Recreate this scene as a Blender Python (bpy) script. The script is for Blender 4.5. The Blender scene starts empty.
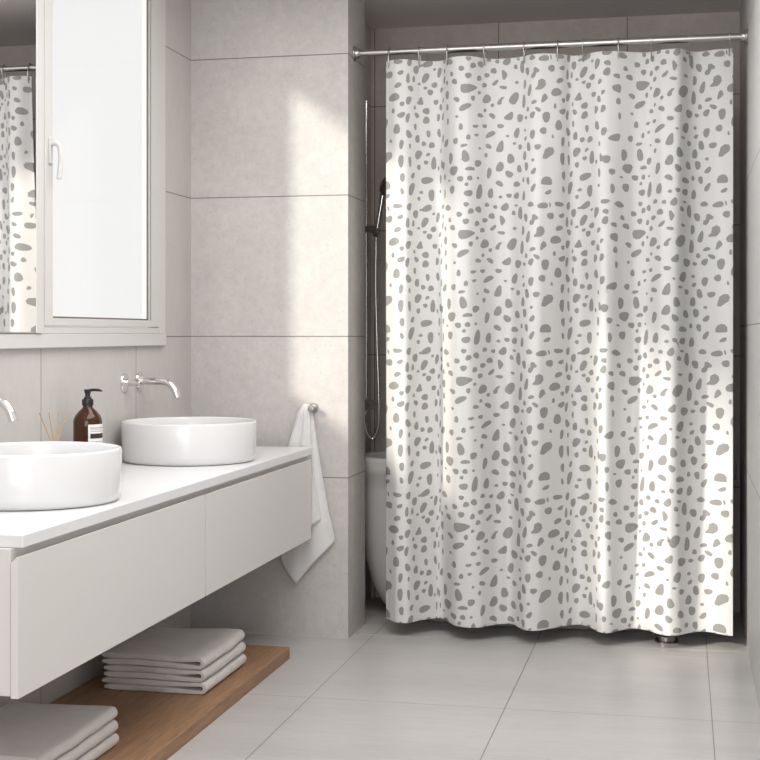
import bpy, bmesh, math, random
from mathutils import Vector, Matrix, noise
from mathutils.geometry import delaunay_2d_cdt
C = bpy.context.scene.collection
PI = math.pi

# ------------------------------------------------------------------ camera
F, CX, VX, HY, H = 1390.0, 380.0, 683.0, 334.0, 1.25
TH = math.atan((VX - CX) / F); ct, st = math.cos(TH), math.sin(TH)
cam_d = bpy.data.cameras.new('camera'); cam = bpy.data.objects.new('camera', cam_d); C.objects.link(cam)
cam.location = (0, 0, H); cam.rotation_euler = (PI / 2, 0, TH)
cam_d.sensor_width = 36; cam_d.lens = F / 760 * 36; cam_d.shift_y = (HY - 380) / 760.0
cam_d.clip_start = .05
bpy.context.scene.camera = cam
def ray(u, v):
    a = (u - CX) / F
    return (a * ct - st, a * st + ct, (HY - v) / F)
def onY(u, v, Y):
    d = ray(u, v); t = Y / d[1]
    return Vector((d[0] * t, Y, d[2] * t + H))
def depthY(u, v, z):
    d = ray(u, v); return d[1] * (z - H) / d[2]

# ------------------------------------------------------------------ materials
def lin(r, g, b):
    f = lambda c: (c / 255 / 12.92) if c / 255 <= .04045 else ((c / 255 + .055) / 1.055) ** 2.4
    return (f(r), f(g), f(b), 1)
def mat(name, col, rough=.5, metal=0, spec=.5, **kw):
    m = bpy.data.materials.new(name); m.use_nodes = True
    b = m.node_tree.nodes['Principled BSDF']
    b.inputs['Base Color'].default_value = col; b.inputs['Roughness'].default_value = rough
    b.inputs['Metallic'].default_value = metal; b.inputs['Specular IOR Level'].default_value = spec
    for k, v in kw.items(): b.inputs[k].default_value = v
    return m
class N:
    def __init__(s, m): s.t = m.node_tree; s.b = s.t.nodes['Principled BSDF']
    def n(s, typ, **kw):
        x = s.t.nodes.new(typ)
        for k, v in kw.items(): setattr(x, k, v)
        return x
    def l(s, a, b): s.t.links.new(a, b)
    def math(s, op, a, b=None):
        x = s.n('ShaderNodeMath', operation=op)
        for i, v in enumerate((a, b)):
            if v is None: continue
            if isinstance(v, (int, float)): x.inputs[i].default_value = v
            else: s.l(v, x.inputs[i])
        return x.outputs[0]
    def mix(s, fac, a, b, blend='MIX'):
        x = s.n('ShaderNodeMix', data_type='RGBA', blend_type=blend)
        for i, v in ((0, fac), (6, a), (7, b)):
            if isinstance(v, (int, float, tuple)): x.inputs[i].default_value = v
            else: s.l(v, x.inputs[i])
        return x.outputs[2]
    def noise(s, scale, detail=4, rough=.55, stretch=(1, 1, 1)):
        tc = s.n('ShaderNodeTexCoord'); mp = s.n('ShaderNodeMapping'); mp.inputs['Scale'].default_value = stretch
        s.l(tc.outputs['Object'], mp.inputs[0])
        x = s.n('ShaderNodeTexNoise'); x.inputs['Scale'].default_value = scale
        x.inputs['Detail'].default_value = detail; x.inputs['Roughness'].default_value = rough
        s.l(mp.outputs[0], x.inputs['Vector']); return x.outputs['Fac']
    def ramp(s, v, lo, hi, a, b):
        x = s.n('ShaderNodeValToRGB'); x.color_ramp.elements[0].position = lo; x.color_ramp.elements[1].position = hi
        x.color_ramp.elements[0].color = a; x.color_ramp.elements[1].color = b
        s.l(v, x.inputs[0]); return x.outputs[0]
    def bump(s, h, strength, dist=.01):
        x = s.n('ShaderNodeBump'); x.inputs['Strength'].default_value = strength; x.inputs['Distance'].default_value = dist
        s.l(h, x.inputs['Height']); s.l(x.outputs[0], s.b.inputs['Normal'])

def tile(name, col, joints, rough=.45, stretch=(1, 1, 1), jw=.0022, var=.10, speck=.12):
    """porcelain tile: joints = [(axis, offset, size)] in metres on the object's own coordinates"""
    m = mat(name, col, rough, spec=.35); n = N(m)
    tc = n.n('ShaderNodeTexCoord'); sp = n.n('ShaderNodeSeparateXYZ'); n.l(tc.outputs['Object'], sp.inputs[0])
    big = n.noise(2.2, 5, .6, stretch); fine = n.noise(26, 6, .7, stretch); pit = n.noise(95, 3, .6)
    dark = tuple(c * (1 - 2 * var) for c in col[:3]) + (1,); light = tuple(min(1, c * (1 + var)) for c in col[:3]) + (1,)
    c = n.ramp(big, .3, .7, dark, light)
    c = n.mix(.5, c, n.ramp(fine, .32, .68, dark, light))
    c = n.mix(n.math('MULTIPLY', n.ramp(pit, .60, .72, (0, 0, 0, 1), (1, 1, 1, 1)), speck), c, (col[0] * .45, col[1] * .44, col[2] * .42, 1))
    tot = None
    for ax, off, size in joints:
        v = n.math('SUBTRACT', sp.outputs[ax], off - size / 2)
        v = n.math('DIVIDE', v, size); v = n.math('FRACT', n.math('ADD', v, 50.0))
        v = n.math('ABSOLUTE', n.math('SUBTRACT', v, .5))
        v = n.math('LESS_THAN', v, jw / size)
        if ax == 2: v = n.math('MULTIPLY', v, n.math('GREATER_THAN', sp.outputs[2], .3))
        tot = v if tot is None else n.math('MAXIMUM', tot, v)
    if tot is not None:
        c = n.mix(tot, c, (col[0] * .38, col[1] * .36, col[2] * .34, 1))
        h = n.math('SUBTRACT', n.math('MULTIPLY', fine, .15), tot)
    else: h = n.math('MULTIPLY', fine, .15)
    n.l(c, n.b.inputs['Base Color']); n.bump(h, .35, .003)
    return m
WALLC = (.530, .506, .490, 1)
M = {}
M['wall_jut'] = tile('concrete tile wing', WALLC, [(2, .08, .58)], .5, var=.10, speck=.45)
M['wall_left'] = tile('concrete tile left', WALLC, [(2, .08, .58), (1, 4.141, .796)], .5, stretch=(1, 1.6, .6), var=.05, speck=.12)
M['wall_right'] = tile('concrete tile right', (.50, .495, .49, 1), [(2, .125, .58)], .5, var=.05, speck=.08)
M['alcove'] = tile('concrete tile alcove', (.60, .545, .51, 1), [(2, .562, .589), (0, -.84, .591)], .5, var=.08, speck=.12)
M['alcove_side'] = tile('concrete tile alcove side', (.60, .545, .51, 1), [(2, .562, .589)], .5, var=.08, speck=.12)
M['floor'] = tile('floor porcelain', (.475, .462, .45, 1), [(0, -1.255, .6735), (1, 4.62, 1.02)], .34, jw=.0016, stretch=(.35, 2.2, 1), var=.085, speck=.10)
M['ceil'] = mat('ceiling paint', (.80, .76, .74, 1), .9)
M['threshold'] = mat('light sill strip', (.36, .35, .34, 1), .8)
M['frame'] = mat('window lacquer', (.60, .59, .57, 1), .35)
M['gap'] = mat('rubber seal', (.16, .14, .13, 1), .7)
M['chrome'] = mat('chrome', (.78, .77, .76, 1), .13, 1)
M['satin'] = mat('satin steel', (.44, .43, .42, 1), .3, 1)
M['dark_chrome'] = mat('dark chrome', (.20, .19, .19, 1), .25, 1)
M['mirror'] = mat('mirror silver', (.86, .86, .86, 1), .01, 1)
M['ceramic'] = mat('white ceramic', (.68, .68, .685, 1), .14, 0, .5)
M['lacquer'] = mat('white matt lacquer', (.65, .63, .615, 1), .38)
M['top'] = mat('white solid surface', (.72, .72, .73, 1), .28)
M['black'] = mat('black plastic', (.012, .012, .012, 1), .35)
M['label'] = mat('label paper', (.78, .77, .75, 1), .6)
M['ink'] = mat('label ink', (.02, .02, .02, 1), .6)
M['inkgrey'] = mat('label grey ink', (.42, .42, .42, 1), .6)
M['tub'] = mat('tub acrylic', (.62, .60, .585, 1), .3)
M['chip'] = mat('curtain print grey', (.285, .282, .277, 1), .85, spec=.15)
M['cloth'] = mat('curtain cloth', (.645, .642, .638, 1), .85, spec=.15)
def cloth(name, col, sc=420, s=.5):
    m = mat(name, col, .95, spec=.1); n = N(m)
    m.node_tree.nodes['Principled BSDF'].inputs['Sheen Weight'].default_value = .25
    a = n.noise(sc, 2, .5); c = n.noise(14, 3)
    n.l(n.ramp(c, .3, .7, tuple(x * .93 for x in col[:3]) + (1,), tuple(x * 1.04 for x in col[:3]) + (1,)), n.b.inputs['Base Color'])
    n.bump(a, s, .002); return m
M['towel'] = cloth('towel grey terry', (.60, .57, .55, 1))
M['towel_white'] = cloth('hanging towel white', (.68, .675, .67, 1), 500, .3)
# amber glass, read as a dark brown body with a glossy coat and some transmission
m = mat('amber glass', (.075, .022, .006, 1), .06); m.node_tree.nodes['Principled BSDF'].inputs['Transmission Weight'].default_value = .35
m.node_tree.nodes['Principled BSDF'].inputs['IOR'].default_value = 1.45; M['amber'] = m
m = mat('clear glass', (.9, .92, .92, 1), .03); m.node_tree.nodes['Principled BSDF'].inputs['Transmission Weight'].default_value = .9; M['clear'] = m
M['oil'] = mat('scented oil', (.75, .6, .35, 1), .2)
m = mat('reed', (.52, .33, .13, 1), .7); M['reed'] = m
# oak
m = mat('oak board', (.3, .17, .1, 1), .5, spec=.3); n = N(m)
g = n.noise(7, 8, .62, (9, .55, 9)); g2 = n.noise(38, 4, .6, (6, .35, 6))
c = n.ramp(g, .28, .72, (.205, .108, .056, 1), (.385, .225, .130, 1))
c = n.mix(.35, c, n.ramp(g2, .3, .7, (.15, .076, .038, 1), (.44, .27, .16, 1)))
n.l(c, n.b.inputs['Base Color']); n.bump(g2, .2, .002); M['oak'] = m
# window pane: mostly clear
m = bpy.data.materials.new('window glass'); m.use_nodes = True; t = m.node_tree; t.nodes.clear()
o = t.nodes.new('ShaderNodeOutputMaterial'); mx = t.nodes.new('ShaderNodeMixShader'); tr = t.nodes.new('ShaderNodeBsdfTransparent'); gl = t.nodes.new('ShaderNodeBsdfGlossy')
tr.inputs[0].default_value = (1, 1, 1, 1); gl.inputs['Roughness'].default_value = .03; mx.inputs[0].default_value = .05
t.links.new(tr.outputs[0], mx.inputs[1]); t.links.new(gl.outputs[0], mx.inputs[2]); t.links.new(mx.outputs[0], o.inputs[0]); M['pane'] = m

# ------------------------------------------------------------------ mesh helpers
def obj(name, bm, m, parent=None, smooth=False, bevel=0, seg=2, mats=None, auto=None):
    bmesh.ops.recalc_face_normals(bm, faces=bm.faces)
    me = bpy.data.meshes.new(name); bm.to_mesh(me); bm.free()
    for x in (mats or [m]): me.materials.append(x)
    if smooth:
        me.polygons.foreach_set('use_smooth', [True] * len(me.polygons))
        if auto: me.set_sharp_from_angle(angle=math.radians(auto))
    o = bpy.data.objects.new(name, me); C.objects.link(o)
    if bevel:
        b = o.modifiers.new('bevel', 'BEVEL'); b.width = bevel; b.segments = seg; b.limit_method = 'ANGLE'; b.angle_limit = math.radians(40)
    if parent: o.parent = parent
    return o
def box(bm, x0, x1, y0, y1, z0, z1):
    v = [bm.verts.new(p) for p in ((x0, y0, z0), (x1, y0, z0), (x1, y1, z0), (x0, y1, z0), (x0, y0, z1), (x1, y0, z1), (x1, y1, z1), (x0, y1, z1))]
    for f in ((0, 3, 2, 1), (4, 5, 6, 7), (0, 1, 5, 4), (1, 2, 6, 5), (2, 3, 7, 6), (3, 0, 4, 7)): bm.faces.new([v[i] for i in f])
def boxes(*L):
    bm = bmesh.new()
    for a in L: box(bm, *a)
    return bm
def lathe(bm, prof, cx=0, cy=0, seg=64, axis='Z', origin=(0, 0, 0), sx=1, sy=1, closed=False):
    """profile of (r, h) turned round an axis"""
    rings = []
    for r, h in prof:
        ring = []
        if r < 1e-6:
            p = (0, 0, h); ring = [p]
        else: ring = [(r * sx * math.cos(2 * PI * k / seg), r * sy * math.sin(2 * PI * k / seg), h) for k in range(seg)]
        out = []
        for x, y, z in ring:
            if axis == 'X': x, y, z = z, x, y
            elif axis == 'Y': x, y, z = x, z, y
            out.append(bm.verts.new((x + origin[0] + cx, y + origin[1] + cy, z + origin[2])))
        rings.append(out)
    pairs = list(zip(rings, rings[1:]))
    if closed: pairs.append((rings[-1], rings[0]))
    for a, b in pairs:
        if len(a) == 1 and len(b) == 1: continue
        for k in range(seg):
            k2 = (k + 1) % seg
            if len(a) == 1: bm.faces.new((a[0], b[k], b[k2]))
            elif len(b) == 1: bm.faces.new((a[k], b[0], a[k2]))
            else: bm.faces.new((a[k], b[k], b[k2], a[k2]))
def tube(bm, pts, r, seg=16, closed=False, cap=True):
    P = [Vector(p) for p in pts]; R = r if isinstance(r, (list, tuple)) else [r] * len(P)
    up = None; rings = []; n = len(P)
    for i, p in enumerate(P):
        if closed: d = P[(i + 1) % n] - P[i - 1]
        else: d = P[min(i + 1, n - 1)] - P[max(i - 1, 0)]
        d.normalize()
        if up is None: up = Vector((0, 0, 1)) if abs(d.z) < .9 else Vector((0, 1, 0))
        s = d.cross(up).normalized(); up = s.cross(d).normalized()
        rings.append([bm.verts.new(p + R[i] * (s * math.cos(2 * PI * k / seg) + up * math.sin(2 * PI * k / seg))) for k in range(seg)])
    pr = list(zip(rings, rings[1:]))
    if closed: pr.append((rings[-1], rings[0]))
    for a, b in pr:
        for k in range(seg): bm.faces.new((a[k], a[(k + 1) % seg], b[(k + 1) % seg], b[k]))
    if cap and not closed: bm.faces.new(rings[0][::-1]); bm.faces.new(rings[-1])
def curve(pts, n=8):
    """catmull-rom through points"""
    P = [Vector(p) for p in pts]; P = [P[0] * 2 - P[1]] + P + [P[-1] * 2 - P[-2]]; out = []
    for i in range(1, len(P) - 2):
        a, b, c, d = P[i - 1:i + 3]
        for k in range(n):
            t = k / n
            out.append(.5 * ((2 * b) + (c - a) * t + (2 * a - 5 * b + 4 * c - d) * t * t + (3 * b - a - 3 * c + d) * t ** 3))
    out.append(P[-2]); return out
def tag(o, label, cat, group=None):
    o['label'] = label; o['category'] = cat
    if group: o['group'] = group
    return o
def thing(name, label, cat, loc=(0, 0, 0), group=None):
    o = bpy.data.objects.new(name, None); C.objects.link(o); o.location = loc; o.empty_display_size = .05
    return tag(o, label, cat, group)
def struct(name, bm, m, parent=None, **kw):
    o = obj(name, bm, m, parent, **kw)
    if not parent: o['kind'] = 'structure'
    return o
def local(o):   # parts were modelled in place: keep them there although the empty stands elsewhere
    for ch in o.children: ch.matrix_parent_inverse = Matrix.Translation(-o.location)
def copy_tree(o, d):
    c = o.copy(); C.objects.link(c); c.location = o.location + Vector(d)
    for ch in o.children:
        k = ch.copy(); C.objects.link(k); k.parent = c; k.matrix_parent_inverse = ch.matrix_parent_inverse.copy()
        for g in ch.children:
            q = g.copy(); C.objects.link(q); q.parent = k; q.matrix_parent_inverse = g.matrix_parent_inverse.copy()
    return c

# ------------------------------------------------------------------ the room
XW, XR, YJ, XJ, YB, XA, ZC = -2.02, .249, 5.538, -1.341, 6.447, -1.449, 2.7
YF = -.6     # the room goes on behind the camera and is open there
TW = .10     # thickness of outer wall
G1 = (4.155, 5.16, 1.275, 2.63)   # opening of the window in view
G2 = (2.82, 3.79, 1.275, 2.56)     # opening of the window nearer the camera
struct('floor', boxes((XW - TW, XR + .2, YF, YB + .2, -.1, 0)), M['floor'])
struct('ceiling', boxes((XW - TW, XR + .2, YF, YB + .2, ZC, ZC + .1)), M['ceil'])
struct('wall_left', boxes((XW - TW, XW, YF, YJ, 0, G1[2]), (XW - TW, XW, YF, YJ, G1[3], ZC), (XW - TW, XW, YF, G2[0], G1[2], G1[3]), (XW - TW, XW, G2[0], G2[1], G2[3], G1[3]),
       (XW - TW, XW, G2[1], G1[0], G1[2], G1[3]), (XW - TW, XW, 5.36, YJ, G1[2], G1[3])), M['wall_left'])
bm = bmesh.new()
A = [bm.verts.new((x, y, G1[2])) for x, y in ((XW, G1[1]), (XW, 5.36), (XW - TW, 5.36), (XW - TW, 5.345))]; B = [bm.verts.new((q.co.x, q.co.y, G1[3])) for q in A]
bm.faces.new(A); bm.faces.new(B[::-1])
for k in range(4): bm.faces.new((A[k], B[k], B[(k + 1) % 4], A[(k + 1) % 4]))
struct('wall_window_reveal', bm, M['wall_left'])
struct('wall_wing', boxes((XW - TW, XJ, YJ, YJ + .31, 0, ZC)), M['wall_jut'])
struct('wall_alcove_left', boxes((XA - .2, XA, YJ + .31, YB, 0, ZC)), M['alcove_side'])
struct('wall_back', boxes((XA - .2, XR, YB, YB + .2, 0, ZC)), M['alcove'])
struct('wall_right', boxes((XR, XR + .2, YF, YB + .2, 0, ZC)), M['wall_right'])
struct('trim_1', boxes((XJ, XR, 5.639, 5.648, 0, .0015)), M['threshold'])

# window casings
cas = boxes((XW + .0005, XW + .018, 2.9, 5.207, 1.205, 1.2505))
struct('trim_2', cas, M['frame'], bevel=.002)
def window(name, y0, y1, z1, handle=True, farw=.083):
    # y0, y1: outer edges of the frame as seen from the room
    F0, F1 = XW + .0145, XW + .019
    w = struct(name, boxes((XW - .06, F0, y0 + .018, y0 + .045, 1.2755, z1), (XW + .0005, F0, y0, y0 + .018, 1.251, z1 + .03),
               (XW - .03, F0, y1 - farw * .5 - .0425, y1 - farw * .5 - .0255, 1.2755, z1), (XW + .0005, F0, y1 - farw * .5 - .0255, y1, 1.251, z1 + .03),
               (XW + .0005, F0, y0 + .018, y1 - farw * .5 - .0255, 1.251, 1.2745), (XW + .0005, F0, y0 + .018, y1 - farw * .5 - .0255, z1, z1 + .03),
               (XW - .06, F0, y0 + .045, y1 - farw * .5 - .0485, z1 - .015, z1)), M['frame'], bevel=.0015)
    a, b = y0 + .022, y1 - farw * .5 - .0445
    gx = XW + .003
    s = obj('window_sash', boxes((gx - .02, F1, a, a + .056, 1.277, z1 - .004), (gx - .02, F1, b - farw, b, 1.277, z1 - .004),
                 (gx - .02, F1, a + .056, b - farw, 1.277, 1.302), (gx - .02, F1, a + .056, b - farw, z1 - .05, z1 - .004)), M['frame'], w, bevel=.002)
    bm = boxes((gx + .002, gx + .006, b - farw - .01, b - farw, 1.302, z1 - .05), (gx + .002, gx + .007, a + .056, b - farw - .01, 1.302, 1.308), (F1 - .002, F1 + .0006, b - farw - .002, b - farw + .0015, 1.302, z1 - .05))
    obj('glazing_seal', bm, M['gap'], s)
    obj('glass_pane', boxes((gx - .006, gx, a + .056, b - farw, 1.302, z1 - .05)), M['pane'], s)
    if handle:
        hy = a + .030; bm = bmesh.new()
        box(bm, F1, F1 + .007, hy - .012, hy + .012, 1.80, 1.885)
        tube(bm, curve([(F1 + .005, hy, 1.863), (F1 + .022, hy, 1.866), (F1 + .033, hy + .003, 1.855), (F1 + .037, hy + .004, 1.82), (F1 + .035, hy + .004, 1.785), (F1 + .031, hy + .004, 1.75)]), .0085, 14)
        obj('window_handle', bm, M['frame'], s, smooth=True, auto=40, bevel=.002)
    return w
window('window_1', 4.112, 5.207, 2.63)
window('window_2', 2.77, 3.805, 2.56, farw=.03)
mt = thing('wall_mirror', 'narrow mirror panel beside the window reflecting the patterned curtain', 'mirror', (XW, 3.97, 1.25))
obj('mirror_glass', boxes((XW + .020, XW + .0235, 3.816, 4.060, 1.256, 2.655)), M['mirror'], mt)
obj('mirror_frame', boxes((XW + .0005, XW + .020, 3.812, 4.104, 1.252, 2.66), (XW + .020, XW + .0255, 4.060, 4.104, 1.252, 2.66)), M['frame'], mt, bevel=.002)
local(mt)

# ------------------------------------------------------------------ vanity
VF, V0, V1 = -1.479, 2.917, 5.478
v = thing('vanity_cabinet', 'white wall-hung cabinet with two wide drawers under the countertop', 'cabinet', (XW, 4.19, .42))
obj('cabinet_body', boxes((XW + .0005, VF - .0215, V0 + .004, V1 - .012, .422, .759)), M['lacquer'], v, bevel=.0015)
mid = 4.188
for a, b in ((V0, mid - .0028), (mid + .0028, V1 - .008)):
    bm = bmesh.new()
    # front board with a slanted finger grip on its top edge
    prof = [(VF - .019, .418), (VF, .418), (VF, .741), (VF - .003, .7415), (VF - .019, .728)]
    A = [bm.verts.new((x, a, z)) for x, z in prof]; B = [bm.verts.new((x, b, z)) for x, z in prof]
    bm.faces.new(A); bm.faces.new(B[::-1])
    for k in range(5): bm.faces.new((A[k], B[k], B[(k + 1) % 5], A[(k + 1) % 5]))
    obj('drawer', bm, M['lacquer'], v, bevel=.001)
local(v)
ct_ = obj('countertop', boxes((XW + .0015, VF + .002, V0 + .020, V1, .7595, .789)), M['top'], bevel=.002)
tag(ct_, 'long white countertop slab carrying the two round basins', 'countertop')

# basins
def basin(name, x, y, label):
    bm = bmesh.new(); z = .789; r = .243; h = .146
    prof = [(0, 0), (r - .022, 0), (r - .008, .003), (r - .002, .012), (r, .03), (r + .001, h - .006), (r - .001, h - .0015), (r - .004, h), (r - .008, h - .0008),
            (r - .011, h - .006), (r - .013, h - .03), (r - .018, .05), (r - .04, .028), (r - .09, .018), (.022, .014), (0, .0135)]
    lathe(bm, prof, seg=96)
    o = obj('bowl', bm, M['ceramic'], None, smooth=True, auto=50)
    t = thing(name, label, 'basin', (x, y, z), 'round vessel basins on the countertop')
    o.parent = t
    bm = bmesh.new(); lathe(bm, [(0, .0142), (.02, .0142), (.0205, .017), (.012, .0195), (0, .02)], seg=32)
    obj('drain', bm, M['chrome'], t, smooth=True)
    return t
b1 = basin('wash_basin', -1.757, 4.80, 'round white vessel basin on the far half of the countertop, seen whole')
b2 = copy_tree(b1, (0, -1.252, 0)); b2['label'] = 'round white vessel basin nearest the camera, cut by the left edge of the picture'

# faucets
def faucet():
    ys, yh, z = 4.966, 4.821, 1.070
    t = thing('wall_faucet', 'chrome wall-mounted faucet with long curved spout over the far basin', 'faucet', (XW, ys, z), 'chrome wall faucets over the basins')
    def ros(y, n):
        bm = bmesh.new(); lathe(bm, [(0, 0), (.036, 0), (.036, .003), (.033, .007), (.014, .009), (.014, .018), (0, .018)], seg=40, axis='X', origin=(XW, y, z)); return obj(n, bm, M['chrome'], t, smooth=True, auto=35)
    ros(ys, 'spout_rosette'); ros(yh, 'handle_rosette')
    bm = bmesh.new()
    P = curve([(XW + .01, ys, z), (XW + .05, ys, z), (XW + .095, ys, z - .001), (XW + .124, ys - .001, z - .009), (XW + .145, ys - .002, z - .033), (XW + .156, ys - .003, z - .060)], 8)
    tube(bm, P, .0130, 20); obj('spout', bm, M['chrome'], t, smooth=True, auto=60)
    bm = bmesh.new(); tube(bm, [(XW + .015, yh, z), (XW + .060, yh, z), (XW + .061, yh, z)], [.0125, .0125, .011], 20)
    h = obj('faucet_handle', bm, M['chrome'], t, smooth=True, auto=40)
    bm = bmesh.new(); tube(bm, [(XW + .048, yh, z + .010), (XW + .049, yh + .01, z + .016), (XW + .051, yh + .05, z + .018)], .0045, 12)
    obj('lever', bm, M['chrome'], h, smooth=True, auto=40)
    local(t); return t
f1 = faucet()
f2 = copy_tree(f1, (0, -1.315, -.009)); f2['label'] = 'chrome wall-mounted faucet over the near basin, only its bent spout tip in the picture'

# soap bottle
t = thing('soap_dispenser', 'amber pump bottle with black pump and white label between the basins', 'bottle', (-1.93, 4.30, .789))
bm = bmesh.new(); R = .0475
lathe(bm, [(0, 0), (R - .004, 0), (R, .004), (R, .168), (R - .001, .178), (R - .006, .190), (R - .016, .203), (.0185, .215), (.016, .220), (.016, .224), (0, .224)], seg=56)
obj('bottle_body', bm, M['amber'], t, smooth=True, auto=60)
bm = bmesh.new()
lathe(bm, [(0, .2245), (.0185, .2245), (.019, .226), (.019, .243), (.018, .245), (.013, .246), (.012, .252), (.0085, .253), (.008, .272), (.0, .272)], seg=32)
pump = obj('pump', bm, M['black'], t, smooth=True, auto=35)
bm = bmesh.new()
lathe(bm, [(0, .262), (.009, .262), (.0125, .274), (.0125, .277), (0, .278)], seg=24)
d = Vector((.93, .2, 0)).normalized()
tube(bm, curve([(0, 0, .2735), tuple(d * .02 + Vector((0, 0, .2755))), tuple(d * .038 + Vector((0, 0, .2745))), tuple(d * .048 + Vector((0, 0, .2715)))]), [.0048] * 16 + [.0045, .0042, .004, .0037, .0034, .003, .003, .003, .003], 12)
obj('nozzle', bm, M['black'], pump, smooth=True, auto=45)
def lab(a0, a1, z0, z1, m, r, name, par):
    bm = bmesh.new(); k = 16; L = []
    for i in range(k + 1):
        a = math.radians(a0 + (a1 - a0) * i / k); L.append([bm.verts.new((q * math.cos(a), q * math.sin(a), z)) for q, z in ((r, z0), (r, z1), (r - .0006, z1), (r - .0006, z0))])
    for i in range(k):
        for j in range(4): bm.faces.new((L[i][j], L[i + 1][j], L[i + 1][(j + 1) % 4], L[i][(j + 1) % 4]))
    bm.faces.new(L[0]); bm.faces.new(L[-1][::-1])
    return obj(name, bm, m, par, smooth=True, auto=40)
l_ = lab(-64, 22, .055, .163, M['label'], R + .0008, 'label', t)
lab(-56, 16, .117, .133, M['ink'], R + .0013, 'ink_band', l_)
for z0, z1, a1 in ((.150, .1535, 12), (.1455, .1475, 0), (.139, .1415, 8), (.104, .108, 6), (.092, .095, 14)): lab(-56, a1, z0, z1, M['inkgrey'], R + .0013, 'text_line', l_)

# reed diffuser
t = thing('reed_diffuser', 'reed diffuser with four thin tan sticks behind the near basin', 'diffuser', (-1.95, 4.095, .789))
bm = bmesh.new(); lathe(bm, [(0, 0), (.027, 0), (.029, .003), (.029, .055), (.024, .064), (.012, .068), (.012, .080), (.009, .080), (.009, .067), (.022, .060), (.0265, .052), (.0265, .005), (0, .004)], seg=40)
obj('diffuser_bottle', bm, M['clear'], t, smooth=True, auto=50)
bm = bmesh.new(); lathe(bm, [(0, .0045), (.026, .0055), (.026, .035), (0, .035)], seg=32); obj('oil', bm, M['oil'], t, smooth=True, auto=50)
for (y1, z1), (yb) in (((3.987, 1.004), 4.118), ((4.053, 1.003), 4.104), ((4.121, 1.001), 4.088), ((4.18, .993), 4.074)):
    bm = bmesh.new(); a = Vector((0, y1 - 4.095, z1 - .789)); b_ = Vector((.0, (yb - 4.095) * .35 , .080)); b0 = b_ + (b_ - a) * .55
    b0.y = max(-.02, min(.02, b0.y)); b0.z = .012
    tube(bm, [b0, b_, a], .0015, 8); obj('reed', bm, M['reed'], t, smooth=True, auto=40)

# ------------------------------------------------------------------ low oak shelf and folded towels
sh = obj('low_shelf', boxes((XW + .0015, -1.479, 2.85, 5.155, 0, .046)), M['oak'], bevel=.0025)
tag(sh, 'thick oak board low under the vanity carrying the towel stacks', 'shelf')
def towel(x0, x1, y0, y1, z, h, seed, label, group):
    rnd = random.Random(seed); w = x1 - x0; t = h / 2; r = h / 2
    g = .0016
    lt, lb = rnd.uniform(0, .012), rnd.uniform(0, .012)
    tl = h / 2 - .0004; rc = (h - tl) / 2; xt = w - h / 2
    path = []       # centre of the cloth, its outward normal, distance from the turn
    for k in range(15): x = lb + (xt - lb) * k / 14; path.append((x, tl / 2, 0, -1, xt - x))
    for k in range(1, 12): an = -PI / 2 + PI * k / 12; path.append((xt + rc * math.cos(an) * 1.05, h / 2 + rc * math.sin(an), math.cos(an), math.sin(an), 0))
    for k in range(15): x = xt - (xt - lt) * k / 14; path.append((x, h - tl / 2, 0, 1, xt - x))
    bm = bmesh.new(); rows = []; nr = 18
    for i in range(nr + 1):
        s = i / nr; y = y0 + (y1 - y0) * s; e = min(i, nr - i); row = []
        yy = y + (.003 if i == 1 else -.003 if i == nr - 1 else 0) if e == 1 else y
        if e == 1: yy = y0 + .004 if i == 1 else y1 - .004
        for j, (cx_, cz_, nx, nz_, dist) in enumerate(path):
            th_in = tl / 2 * (1 - (.62 + .1 * math.sin(seed)) * max(0, 1 - dist / (.10 + .02 * math.sin(seed * 2))) ** .8)
            end = .45 if j in (0, len(path) - 1) else 1
            sh = .82 if e == 0 else 1
            for q in (tl / 2 * sh, -th_in * sh):
                x = cx_ + nx * q; zz = cz_ + nz_ * q * end
                u = x / w; zr = (z + zz - .046) / .12
                dz = (.0045 * math.sin(5 * u) * math.sin(3.1 * s + .6) + .003 * noise.noise(Vector((x * 14, y * 14, 1)))) * zr
                dy = .002 * noise.noise(Vector((x * 9, zz * 60, seed + 3))) if e == 0 else 0
                dx = .0035 * noise.noise(Vector((y * 8, seed, 0))) * u
                row.append(bm.verts.new((x0 + x + dx, yy + dy, z + zz + dz)))
        rows.append(row)
    m2 = len(path)
    for a, b in zip(rows, rows[1:]):
        for k in range(m2 - 1):
            bm.faces.new((a[2 * k], a[2 * k + 2], b[2 * k + 2], b[2 * k])); bm.faces.new((a[2 * k + 1], b[2 * k + 1], b[2 * k + 3], a[2 * k + 3]))
        for k in (0, m2 - 1): bm.faces.new((a[2 * k], b[2 * k], b[2 * k + 1], a[2 * k + 1]))
    for rw in (rows[0], rows[-1]):
        for k in range(m2 - 1): bm.faces.new((rw[2 * k], rw[2 * k + 1], rw[2 * k + 3], rw[2 * k + 2]))
    o = obj('folded_towel', bm, M['towel'], smooth=True, auto=60)
    return tag(o, label, 'towel', group)
for z, sd, lb in ((.046, 1, 'bottom'), (.0885, 2, 'middle'), (.131, 3, 'top')):
    dx = {1: 0, 2: -.004, 3: -.006}[sd]
    towel(-1.925 + dx * .5, -1.552 + dx, 4.40, 4.845, z + .001, .0400, sd, {'bottom': 'grey folded towel resting on the oak board, lowest of the farther stack', 'middle': 'grey folded towel in the middle of the farther stack of three', 'top': 'grey folded towel lying on top of the farther stack on the board'}[lb], 'folded towels in the farther stack')
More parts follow.
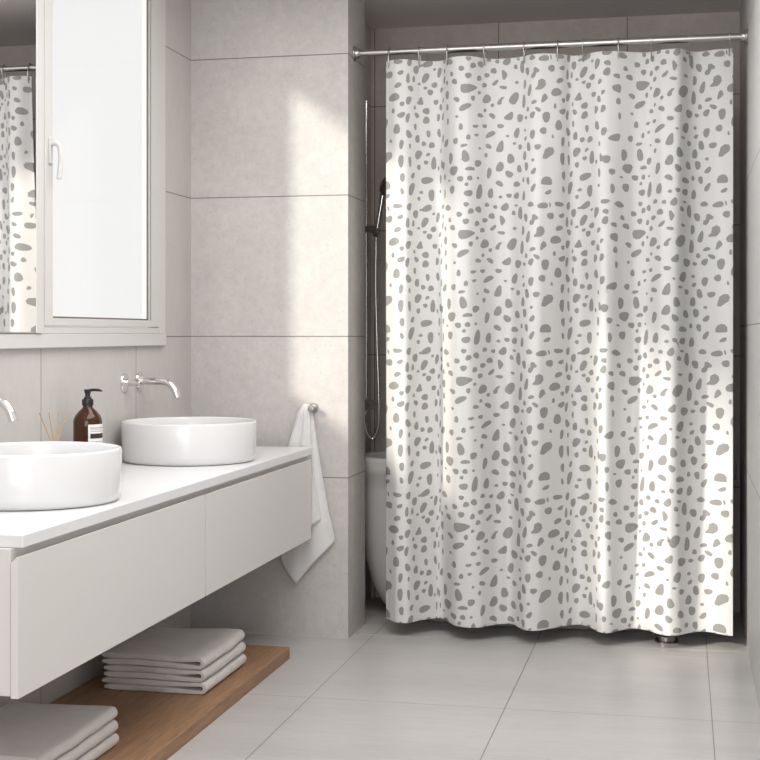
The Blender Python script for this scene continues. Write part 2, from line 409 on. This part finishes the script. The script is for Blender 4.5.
for z, sd, lb in ((.046, 5, 'bottom'), (.0835, 6, 'middle'), (.121, 7, 'top')):
    towel(-1.965, -1.612 - .003 * (sd - 5), 3.32, 3.815, z + .001, .0352, sd, {'bottom': 'grey folded towel on the oak board, lowest of the near stack at left edge', 'middle': 'grey folded towel in the middle of the near stack cut by the picture corner', 'top': 'grey folded towel on top of the near stack at bottom left'}[lb], 'folded towels in the near stack')

# ------------------------------------------------------------------ hanging towel
t = thing('wall_hook', 'small round steel hook on the wall above the hanging towel', 'hook', (-1.487, YJ, .945))
bm = bmesh.new(); lathe(bm, [(0, 0), (.021, 0), (.021, -.004), (.019, -.007), (0, -.007)], seg=32, axis='Y', origin=(-1.487, YJ, .945)); obj('hook_plate', bm, M['satin'], t, smooth=True, auto=35)
bm = bmesh.new(); lathe(bm, [(0, -.006), (.008, -.006), (.0075, -.03), (.013, -.036), (.014, -.043), (.011, -.048), (0, -.049)], seg=28, axis='Y', origin=(-1.487, YJ, .945)); obj('hook_peg', bm, M['satin'], t, smooth=True, auto=50)
local(t)
def interp(L, x):
    if x <= L[0][0]: return L[0][1]
    for (a, p), (b, q) in zip(L, L[1:]):
        if x <= b: return p + (q - p) * (x - a) / (b - a)
    return L[-1][1]
def sheet(bm, left, right, bottom, Y, amp, ph, nf):
    """left/right: (v, u) edges in picture units of the wall plane; bottom: u -> v"""
    rows = []; nv, nu = 44, 36; v0 = 404
    for j in range(nu + 1):
        s = j / nu; col = []
        for i in range(nv + 1):
            tt = i / nv
            # bottom of this column
            ub = interp([(k / 10, x) for k, x in enumerate(bottom[0])], s) if 0 else None
            vb = interp(bottom, s)
            vv = v0 + (vb - v0) * tt
            u = interp(left, vv) * (1 - s) + interp(right, vv) * s
            p = onY(u, vv, Y)
            a = amp * (.35 + .65 * (1 - tt))
            p.y += a * math.sin(s * nf * 2 * PI + ph + tt * .6) * min(1, tt * 6 + .3) + .010 * max(0, 1 - tt * 14)
            col.append(bm.verts.new(p))
        rows.append(col)
    for a, b in zip(rows, rows[1:]):
        for i in range(nv): bm.faces.new((a[i], b[i], b[i + 1], a[i + 1]))
bm = bmesh.new()
sheet(bm, [(404, 304), (412, 300), (430, 295), (446, 290), (500, 284), (540, 281), (563, 281), (590, 281)],
      [(404, 309), (412, 312), (430, 315), (470, 321), (510, 328), (535, 334), (545, 335), (590, 335)],
      [(0, 560), (.1, 572), (.27, 584), (.5, 569), (.75, 555), (1, 541)], 5.517, .008, 1.0, 2.2)
sheet(bm, [(404, 303), (412, 298), (430, 293), (446, 288), (500, 281), (530, 278)],
      [(404, 308), (412, 309), (446, 311), (470, 313), (500, 318), (530, 322)],
      [(0, 540), (.5, 532), (1, 520)], 5.497, .006, 2.2, 2.0)
o = obj('hanging_towel', bm, M['towel_white'], smooth=True)
md = o.modifiers.new('thick', 'SOLIDIFY'); md.thickness = .004; md.offset = 0
tag(o, 'white towel hanging from the wall hook beside the vanity end', 'towel')

# ------------------------------------------------------------------ shower curtain
FB = [(386,618),(396,622.7),(407.7,623.3),(419.5,620.4),(437,618),(444.4,618.3),(449,622),(455,626),(470.5,628),(481,627.5),(495,624.5),(509.5,623.3),(515.5,625),(521,629),(527,631),(539,630.7),(551,628.6),(560,626.6),(575.4,624.5),(583.7,625),(592,628),(598,632),(604,633.4),(612,632.8),(621.6,629.8),(633.5,628),(648,630.4),(660,634.6),(669,636),(679,635.5),(689.5,632.6),(699,631.6),(709.6,631.8),(719,634),(726,635.5),(733.5,636)]
FT = [(386,61.5),(396,59.2),(407.7,59.2),(419.5,60.7),(434,61.5),(443,60.9),(448,58.3),(455,56.5),(467,55.7),(474,56.5),(486,58.5),(497.7,58.9),(509.5,58.3),(523.8,56.5),(533,54.1),(540,53.3),(554.6,53.6),(562,54),(569,55.8),(578,55.6),(588.4,53.6),(596.7,51.8),(607.4,51),(619,51.2),(636,52.4),(650,52.4),(657.5,50.9),(663,49.4),(680,48.3),(690,51.5),(698,52),(705,51),(718,49),(733.5,48.5)]
ZB, ZT = .060, 2.380
def smooth_tab(T, z):
    L = [(u, depthY(u, v, z)) for u, v in T]
    out = []
    for k in range(0, 176):
        u = 385 + 2 * k
        ws = vs = 0
        for d_ in (-6, -4, -2, 0, 2, 4, 6):
            w = math.exp(-(d_ / 3.2) ** 2); ws += w; vs += w * interp(L, u + d_)
        out.append((u, vs / ws))
    return out
TB, TT = smooth_tab(FB, ZB), smooth_tab(FT, ZT)
DR = [(386, 0), (426, -2.4), (448, -5.5), (467, -7.8), (487, -7), (515, -7), (524, -6), (541, -4.4), (549, -4.2), (562, -2), (585, 0), (600, -3), (620, -11), (643, -12.8), (683, -10), (693, -7.5), (703, -6), (717, -5), (731, -1), (734, 0)]
def cpos(u, z):
    t_ = max(0, min(1, (ZT - z) / (ZT - ZB)))
    ub = u + interp(DR, u) * 1.18 * t_
    yb = interp(TB, ub); yt = interp(TT, ub * .5 + u * .5)
    # deep folds all the way down, a little flatter at the header
    y = yt * (1 - t_) + yb * t_
    mean = 5.62; k = 1.0 + .75 * math.sin(PI * t_) ** 1.2
    y = mean + (y - mean) * k
    d_ = ray(ub, HY)
    return Vector((y * d_[0] / d_[1], y, z))
# printed chips of one pattern repeat (picked from the photo, 8.44 units to a pixel): cx, cy, a, b, angle
G = 8.444
c1 = [(118,98,38,20,5),(40,125,8,20,10),(215,105,32,20,80),(270,170,36,22,90),(370,125,45,28,20),(140,190,26,18,25),(202,240,42,16,90),(250,248,28,11,90),(350,242,48,26,62),(315,137,12,11,0),(428,172,14,11,20),(470,198,46,17,80),(297,290,13,12,0),(350,325,18,13,0),(428,302,26,24,30),(392,362,25,25,0),(118,297,33,19,35),(224,325,27,20,125),(88,400,48,31,25),(208,425,37,22,75),(442,445,22,22,0),(153,455,20,20,0),(260,487,17,10,90),(358,518,30,27,0),(358,595,30,30,0),(485,487,28,12,90),(147,548,34,23,22),(200,573,40,18,82),(278,553,25,17,120),(465,572,32,15,85),(505,565,34,7,84),(80,515,22,12,80),(513,105,20,10,80),(515,187,20,7,90),(558,105,26,22,50),(575,205,20,13,90),(514,260,34,7,86),(537,283,20,9,90),(600,267,23,23,0),(490,343,24,11,75),(540,383,34,15,88),(505,430,22,5,82),(543,487,28,9,90),(548,605,30,8,90),(655,153,24,23,0),(713,68,22,20,0),(713,212,28,24,15),(620,417,26,20,155),(690,480,54,26,28),(622,562,12,13,0)]
c3 = [(110,35,42,28,88),(265,15,27,12,90),(210,78,36,22,115),(284,118,33,20,92),(378,75,30,18,100),(472,68,36,16,95),(338,158,20,20,0),(408,170,27,25,0),(148,163,40,19,80),(220,178,22,9,90),(60,137,16,10,90),(508,115,34,7,86),(537,153,36,15,75),(490,217,20,6,90),(615,135,26,21,80),(658,15,28,19,90),(722,103,24,18,90),(686,173,30,14,15),(293,250,40,28,60),(376,248,20,14,25),(145,305,55,23,87),(220,310,48,12,94),(358,314,20,18,0),(427,322,56,23,90),(297,356,24,16,95),(500,330,36,8,92),(515,340,34,9,88),(470,362,18,8,90),(577,280,50,16,88),(700,265,54,30,105),(735,370,35,17,5),(603,385,42,32,75),(660,455,28,24,0),(740,450,22,22,0),(157,443,38,21,88),(246,427,26,15,75),(490,452,38,8,90),(528,437,26,8,90),(367,465,54,29,10),(565,468,10,9,0),(235,540,54,23,78),(318,566,18,13,10),(713,502,16,16,0),(408,588,48,28,92),(730,578,36,28,0),(592,545,36,20,86),(155,560,28,16,100),(488,556,14,8,90),(530,575,40,6,90),(298,620,18,14,90)]
c2 = [(-8,128,24,24,0),(55,120,30,22,120),(125,85,20,18,0),(197,103,18,17,0),(280,103,38,30,40),(375,83,14,10,0),(355,147,20,16,90),(167,180,26,25,0),(410,145,55,17,90),(455,178,34,15,92),(110,215,24,19,0),(493,62,25,21,40),(592,68,44,26,5),(45,238,24,19,90),(182,280,34,15,42),(90,298,21,20,0),(252,320,32,15,175),(366,277,15,14,0),(434,290,42,10,88),(658,155,31,29,0),(475,340,52,14,80),(47,360,15,13,90),(112,415,38,35,70),(345,412,58,34,62),(428,435,60,13,88),(512,438,26,15,25),(160,468,16,16,0),(462,500,22,10,90),(98,510,16,12,90),(545,500,29,16,145),(58,552,26,17,155),(160,557,31,19,145),(398,575,34,26,80),(447,572,15,11,90),(500,547,31,20,70),(615,565,45,34,90),(-4,405,22,18,90)]
c4 = [(20,10,24,14,0),(97,10,20,17,0),(232,10,30,18,0),(372,68,46,22,75),(440,45,14,8,90),(445,115,20,9,78),(502,78,41,20,83),(590,48,30,28,0),(147,80,46,22,30),(30,85,18,13,0),(293,93,16,10,0),(132,180,28,18,155),(58,198,11,11,0),(354,155,16,11,0),(401,185,24,15,90),(472,185,40,15,97),(545,185,28,23,10),(112,256,21,13,85),(323,283,40,33,100),(440,260,40,13,86),(507,296,14,12,90),(45,325,28,30,0),(5,372,14,14,0),(232,352,44,32,72),(397,370,33,19,95),(455,350,38,14,90),(514,390,32,17,62),(140,405,46,20,83),(312,412,37,27,155),(48,450,12,11,0),(230,492,34,22,150),(377,498,27,24,0),(432,463,22,8,90),(470,472,34,12,94),(512,532,37,16,68),(60,567,66,24,84),(155,577,45,23,86),(637,568,31,17,22),(240,605,16,14,0),(314,592,24,19,0),(377,595,28,21,80),(437,600,40,12,88)]
polys = [  # chips that are not ovals, as outlines: origin x, origin y, points
 (384, 50, [(30,195),(45,188),(72,205),(70,220),(55,232),(42,245),(35,240)]),
 (384, 50, [(285,460),(277,448),(292,425),(308,400),(322,402),(328,430),(335,455),(330,464),(300,466)]),
 (384, 50, [(648,320),(655,292),(680,284),(730,285),(765,297),(790,312),(785,326),(750,345),(715,360),(680,364),(655,350)]),
 (474, 50, [(236,178),(250,172),(275,195),(287,215),(278,235),(262,258),(245,252),(238,215)]),
 (474, 50, [(507,148),(525,140),(555,165),(550,185),(530,190),(520,220),(505,238),(486,232),(488,205),(505,185)]),
 (474, 50, [(545,255),(575,238),(603,255),(610,290),(595,315),(570,332),(525,335),(520,325),(540,300)]),
 (474, 50, [(262,398),(255,412),(243,425),(238,455),(225,466),(205,462),(200,445),(212,425),(235,402)]),
 (474, 50, [(600,365),(618,380),(628,405),(615,420),(590,440),(575,445),(570,430),(580,385)]),
 (474, 50, [(258,570),(280,550),(320,522),(338,528),(340,560),(330,588),(300,594),(270,588)]),
 (474, 125, [(250,128),(260,145),(262,200),(250,225),(220,230),(198,222),(198,200),(215,160),(235,135)]),
 (474, 125, [(605,205),(640,185),(675,190),(687,215),(680,245),(645,268),(618,288),(590,285),(585,270)]),
 (474, 125, [(575,500),(575,470),(590,445),(620,434),(650,440),(668,465),(669,500),(655,507),(590,505)]),
]
rnd = random.Random(4)
base = []
for (ox, oy), L in (((384, 50), c1), ((384, 125), c3), ((474, 50), c2), ((474, 125), c4)):
    for cx_, cy_, a, b, an in L:
        an = math.radians(an); pts = []
        n_ = 12; p3, p4 = rnd.uniform(0, 6), rnd.uniform(0, 6)
        for k in range(n_):
            th = 2 * PI * k / n_; e = 2 / 2.25
            x = a * math.copysign(abs(math.cos(th)) ** e, math.cos(th)); y = b * math.copysign(abs(math.sin(th)) ** e, math.sin(th))
            q = 1 + .075 * math.sin(3 * th + p3) + .04 * math.sin(2 * th + p4); x *= q; y *= q
            pts.append((ox + (cx_ + x * math.cos(an) + y * math.sin(an)) / G, oy + (cy_ - x * math.sin(an) + y * math.cos(an)) / G))
        base.append(pts)
for ox, oy, L in polys: base.append([(ox + x / G, oy + y / G) for x, y in L])
# picture height -> cloth height
def toz(u, v):
    p = cpos(u, 2.1); zc = -p.x * st + p.y * ct
    return H + (HY - v) * zc / F
base = [[(u, toz(u, v)) for u, v in P] for P in base]
PER_U, PER_Z = 162.5, .5945
# how far each stretch of cloth is gathered in the folds: running width -> place
LM = [(386 + 162.5, 548.5), (394 + 162.5, 555.8), (400.6 + 162.5, 562.6), (409 + 162.5, 568), (416.6 + 162.5, 574.2), (425.5 + 162.5, 584.3), (439.7 + 162.5, 597), (443.8 + 162.5, 602.4), (445.5 + 162.5, 610), (448 + 162.5, 619.5), (455 + 162.5, 630.5), (467 + 162.5, 643.3), (487.3 + 162.5, 657.5), (495.7 + 162.5, 665.8), (504 + 162.5, 674.7), (514.9 + 162.5, 683.5), (524.7 + 162.5, 693.6), (530.3 + 162.5, 703.5), (541 + 162.5, 717.3), (548.5 + 162.5, 724.1), (394 + 325, 731.5), (400 + 325, 737.6), (440 + 325, 780)]
def gather(q): return q if q <= LM[0][0] else interp(LM, q)
U0, U1 = 386.3, 733.2
def clip(P):
    for ax, lim, sg in ((0, U0, 1), (0, U1, -1), (1, ZB, 1), (1, ZT, -1)):
        out = []
        for i, p in enumerate(P):
            q = P[i - 1]; ip = (p[ax] - lim) * sg >= 0; iq = (q[ax] - lim) * sg >= 0
            if ip != iq:
                f_ = (lim - q[ax]) / (p[ax] - q[ax]); out.append((q[0] + (p[0] - q[0]) * f_, q[1] + (p[1] - q[1]) * f_))
            if ip: out.append(p)
        P = out
        if len(P) < 3: return None
    return P
S = 100.0
verts, faces = [], []
def addpoly(P):
    if sum(P[i - 1][0] * P[i][1] - P[i][0] * P[i - 1][1] for i in range(len(P))) < 0: P = P[::-1]
    i = len(verts); verts.extend(Vector((u / S, z)) for u, z in P); faces.append(list(range(i, i + len(P))))
addpoly([(U0, ZB), (U1, ZB), (U1, ZT), (U0, ZT)])
for kx in (-1, 0, 1, 2):
    for kz in range(-1, 5):
        for P in base:
            Q = [(gather(u + kx * PER_U), z - kz * PER_Z) for u, z in P]
            if max(q[0] for q in Q) < U0 or min(q[0] for q in Q) > U1: continue
            Q = clip(Q)
            if Q: addpoly(Q)
nu, nz = 116, 44
GU = [U0, U0 + .25] + [U0 + (U1 - U0) * i / nu for i in range(1, nu)] + [U1 - .25, U1]
GZ = [ZB, ZB + .0012, ZB + .012] + [ZB + (ZT - ZB) * j / nz for j in range(1, nz)] + [ZT - .012, ZT - .0012, ZT]
for a in GU:
    for b in GZ: verts.append(Vector((a / S, b)))
vo, eo, fo, ov, oe, of = delaunay_2d_cdt(verts, [], faces, 1, 1e-5, True)
me = bpy.data.meshes.new('shower_curtain')
P3 = [cpos(v_.x * S, v_.y) for v_ in vo]
me.from_pydata(P3, [], fo)
me.materials.append(M['cloth']); me.materials.append(M['chip'])
me.polygons.foreach_set('material_index', [1 if any(k > 0 for k in ids) else 0 for ids in of])
me.polygons.foreach_set('use_smooth', [True] * len(me.polygons))
# one smooth normal per vertex, from the fold itself
def cn(u, z):
    a = cpos(u + .6, z) - cpos(u - .6, z); b = cpos(u, min(ZT, z + .01)) - cpos(u, max(ZB, z - .01))
    return a.cross(b).normalized()
cur = bpy.data.objects.new('shower_curtain', me); C.objects.link(cur)
nr_ = []
for v_ in vo:
    q = cn(v_.x * S, v_.y)
    if q.y > 0: q = -q
    nr_.append(q)
bm = bmesh.new(); bm.from_mesh(me)
for f in bm.faces:
    if f.normal.y > 0: f.normal_flip()
bm.to_mesh(me); bm.free()
me.normals_split_custom_set_from_vertices(nr_)
md = cur.modifiers.new('thick', 'SOLIDIFY'); md.thickness = .0012; md.offset = 1
tag(cur, 'white shower curtain printed with irregular grey chips hanging from the rod', 'shower curtain')

# rod and rings
RY, RZ = 5.640, 2.419
t = thing('curtain_rod', 'brushed steel tension rod spanning the shower opening', 'rod', (XJ, RY, RZ))
bm = bmesh.new(); tube(bm, [(XJ + .012, RY, RZ), (-1.0, RY, RZ)], .0125, 28); obj('inner_tube', bm, M['satin'], t, smooth=True, auto=40)
bm = bmesh.new(); tube(bm, [(-1.06, RY, RZ), (XR - .012, RY, RZ)], .0145, 28); obj('outer_tube', bm, M['satin'], t, smooth=True, auto=40)
for x, s in ((XJ, 1), (XR, -1)):
    bm = bmesh.new(); lathe(bm, [(0, 0), (.031 , 0), (.032, .004 * s), (.029, .009 * s), (.021, .011 * s), (.0205, .022 * s), (.017, .026 * s), (0, .026 * s)], seg=36, axis='X', origin=(x, RY, RZ)); obj('end_flange', bm, M['satin'], t, smooth=True, auto=40)
local(t)
ring0 = None
ru = [388.7, 419.7, 447.4, 484.8, 524.3, 557.6, 583.3, 618.6, 651.6, 690, 729.2]
names = ['leftmost', 'second', 'third', 'fourth', 'fifth', 'middle', 'seventh', 'eighth', 'ninth', 'tenth', 'rightmost']
for u, nm in zip(ru, names):
    cp = cpos(max(u, 388), 2.362); x = cp.x
    dy = cp.y - RY
    if ring0 is None or True:
        bm = bmesh.new(); P = []
        zt, zb = RZ + .019, 2.352
        for k in range(36):
            a = 2 * PI * k / 36
            zz = (zt + zb) / 2 + (zt - zb) / 2 * math.sin(a)
            w = (zt - zz) / (zt - zb)
            yy = .019 * math.copysign(abs(math.cos(a)) ** .75, math.cos(a)) * (1 - .45 * w ** 2) + dy * w ** 1.5
            P.append((0, yy, zz - RZ))
        tube(bm, P, .0027, 8, closed=True)
        o = obj('curtain_ring', bm, M['satin'], smooth=True)
        o.location = (x, RY, RZ)
    lbl = {'leftmost': 'thin metal curtain ring at the left end of the rod, over the curtain edge', 'rightmost': 'thin metal curtain ring at the right end of the rod, over the curtain edge',
           'middle': 'thin metal curtain ring on the rod, middle one of the eleven'}.get(nm, 'thin metal curtain ring on the rod, %s of the eleven from the left' % nm)
    tag(o, lbl, 'curtain ring', 'metal rings along the curtain rod')

# ------------------------------------------------------------------ bathtub, drain, shower
bm = bmesh.new(); cx0, cy0 = -.605, 6.122
def ell(rx, ry, z, n=96, p=2.7):
    return [bm.verts.new((cx0 + rx * math.copysign(abs(math.cos(2 * PI * k / n)) ** (2 / p), math.cos(2 * PI * k / n)), cy0 + .94 * ry * math.copysign(abs(math.sin(2 * PI * k / n)) ** (2 / p), math.sin(2 * PI * k / n)), z)) for k in range(n)]
prof = [(.60, .22, .0), (.66, .245, .012), (.71, .268, .06), (.755, .288, .14), (.785, .300, .25), (.800, .308, .40), (.808, .313, .56), (.812, .315, .62), (.826, .327, .635), (.830, .330, .66), (.830, .330, .690), (.827, .327, .702), (.818, .318, .708), (.790, .292, .708), (.780, .283, .700), (.770, .275, .66), (.74, .25, .40), (.66, .21, .20), (.50, .14, .16)]
R_ = [ell(*a) for a in prof]
for a, b in zip(R_, R_[1:]):
    for k in range(96): bm.faces.new((a[k], a[(k + 1) % 96], b[(k + 1) % 96], b[k]))
bm.faces.new(R_[0][::-1]); bm.faces.new(R_[-1])
tub = obj('bathtub', bm, M['tub'], smooth=True, auto=70)
tag(tub, 'white freestanding bathtub with rounded end half hidden behind the shower curtain', 'bathtub')
t = thing('floor_drain', 'small round dark metal drain cap on the floor below the curtain hem', 'drain', (-.066, 5.775, 0))
bm = bmesh.new(); lathe(bm, [(0, 0), (.049, 0), (.049, .006), (.045, .008), (.043, .022), (0, .022)], seg=48); obj('drain_base', bm, M['dark_chrome'], t, smooth=True, auto=35)
bm = bmesh.new(); lathe(bm, [(0, .0222), (.045, .0222), (.046, .026), (.042, .031), (0, .033)], seg=48); obj('drain_cap', bm, M['satin'], t, smooth=True, auto=35)

t = thing('shower_set', 'chrome hand shower on a tall slide rail with hose in the dark alcove', 'shower', (XA, 6.34, .93))
X_ = XA
bm = bmesh.new(); xr, yr = X_ + .035, 6.19
tube(bm, [(xr, yr, .96), (xr, yr, 2.315)], .0095, 16); obj('slide_rail', bm, M['chrome'], t, smooth=True, auto=40)
for z in (.985, 2.29):
    bm = bmesh.new(); tube(bm, [(X_, yr, z), (xr, yr, z)], .011, 14); obj('rail_bracket', bm, M['chrome'], t, smooth=True, auto=40)
bm = bmesh.new(); tube(bm, [(X_ + .018, yr, 1.728), (xr + .05, yr - .005, 1.728)], .017, 18); tube(bm, [(xr + .05, yr - .03, 1.70), (xr + .05, yr + .02, 1.755)], .014, 14)
obj('slider', bm, M['satin'], t, smooth=True, auto=40)
bm = bmesh.new(); p0 = Vector((xr + .048, yr - .005, 1.70)); p1 = Vector((xr + .085, yr - .02, 1.90)); tube(bm, [p0, p0.lerp(p1, .5), p1], [.010, .0105, .0125], 16)
hs = obj('shower_handle', bm, M['chrome'], t, smooth=True, auto=50)
bm = bmesh.new(); lathe(bm, [(0, -.018), (.02, -.016), (.044, -.006), (.05, .004), (.05, .012), (.046, .014), (0, .014)], seg=36)
hd = obj('shower_head', bm, M['satin'], hs, smooth=True, auto=40); hd.location = (xr + .100, yr - .025, 1.925); hd.rotation_euler = (0, math.radians(115), math.radians(-20))
bm = bmesh.new(); lathe(bm, [(0, -.045), (.021, -.045), (.022, -.04), (.022, .19), (.021, .195), (0, .195)], seg=28, axis='Y', origin=(X_ + .045, 6.07, .925))
mx_ = obj('mixer_bar', bm, M['dark_chrome'], t, smooth=True, auto=40)
for y in (6.06, 6.23):
    bm = bmesh.new(); lathe(bm, [(0, 0), (.03, 0), (.028, .008), (.013, .012), (.013, .035), (0, .035)], seg=28, axis='X', origin=(X_, y, .925)); obj('wall_union', bm, M['chrome'], mx_, smooth=True, auto=40)
bm = bmesh.new()
tube(bm, curve([p0, p0 + Vector((.0, -.003, -.05)), (xr + .045, yr, 1.45), (xr + .055, yr - .01, 1.15), (xr + .062, yr - .01, .93), (xr + .058, yr - .01, .83), (xr + .035, yr - .01, .775), (xr + .008, yr - .02, .80), (xr + .0, yr - .03, .87), (X_ + .045, yr - .03, .905)], 8), .0065, 12)
obj('shower_hose', bm, M['chrome'], t, smooth=True, auto=60)
local(t)
hd.matrix_parent_inverse = Matrix.Identity(4)

# ------------------------------------------------------------------ light
sc = bpy.context.scene
w = bpy.data.worlds.new('sky'); sc.world = w; w.use_nodes = True
w.node_tree.nodes['Background'].inputs[0].default_value = (.97, .97, .965, 1); w.node_tree.nodes['Background'].inputs[1].default_value = .92
def lamp(name, kind, loc, energy, col=(1, 1, 1), direction=None, **kw):
    d = bpy.data.lights.new(name, kind); d.energy = energy; d.color = col
    for k, v_ in kw.items(): setattr(d, k, v_)
    o = bpy.data.objects.new(name, d); C.objects.link(o); o.location = loc
    if direction is not None: o.rotation_euler = Vector(direction).to_track_quat('-Z', 'Y').to_euler()
    return o
lamp('sun', 'SUN', (-6, -1, 4), 3.6, (1.0, .93, .82), (.84, 1, -.59), angle=math.radians(5))
lamp('daylight_window_2', 'AREA', (XW - TW - .12, 3.40, 1.9), 15, (.93, .97, 1), (1, 0, -.1), shape='RECTANGLE', size=.9, size_y=1.2)
lamp('added_ceiling_fill', 'AREA', (-.75, 3.55, ZC - .02), 52, (1, .985, .965), (0, 0, -1), shape='RECTANGLE', size=1.5, size_y=2.6)  # area fill added under the ceiling to brighten the room, no fixture modelled
lamp('added_rear_fill', 'AREA', (-.75, YF + .05, 1.6), 43, (.98, .985, 1), (0, 1, -.02), shape='RECTANGLE', size=2.0, size_y=1.9)  # added fill at the open end behind the camera, no real lamp there
vs = sc.view_settings; vs.view_transform = 'Standard'; vs.look = 'None'; vs.exposure = .1; vs.gamma = 1; vs.use_curve_mapping = False
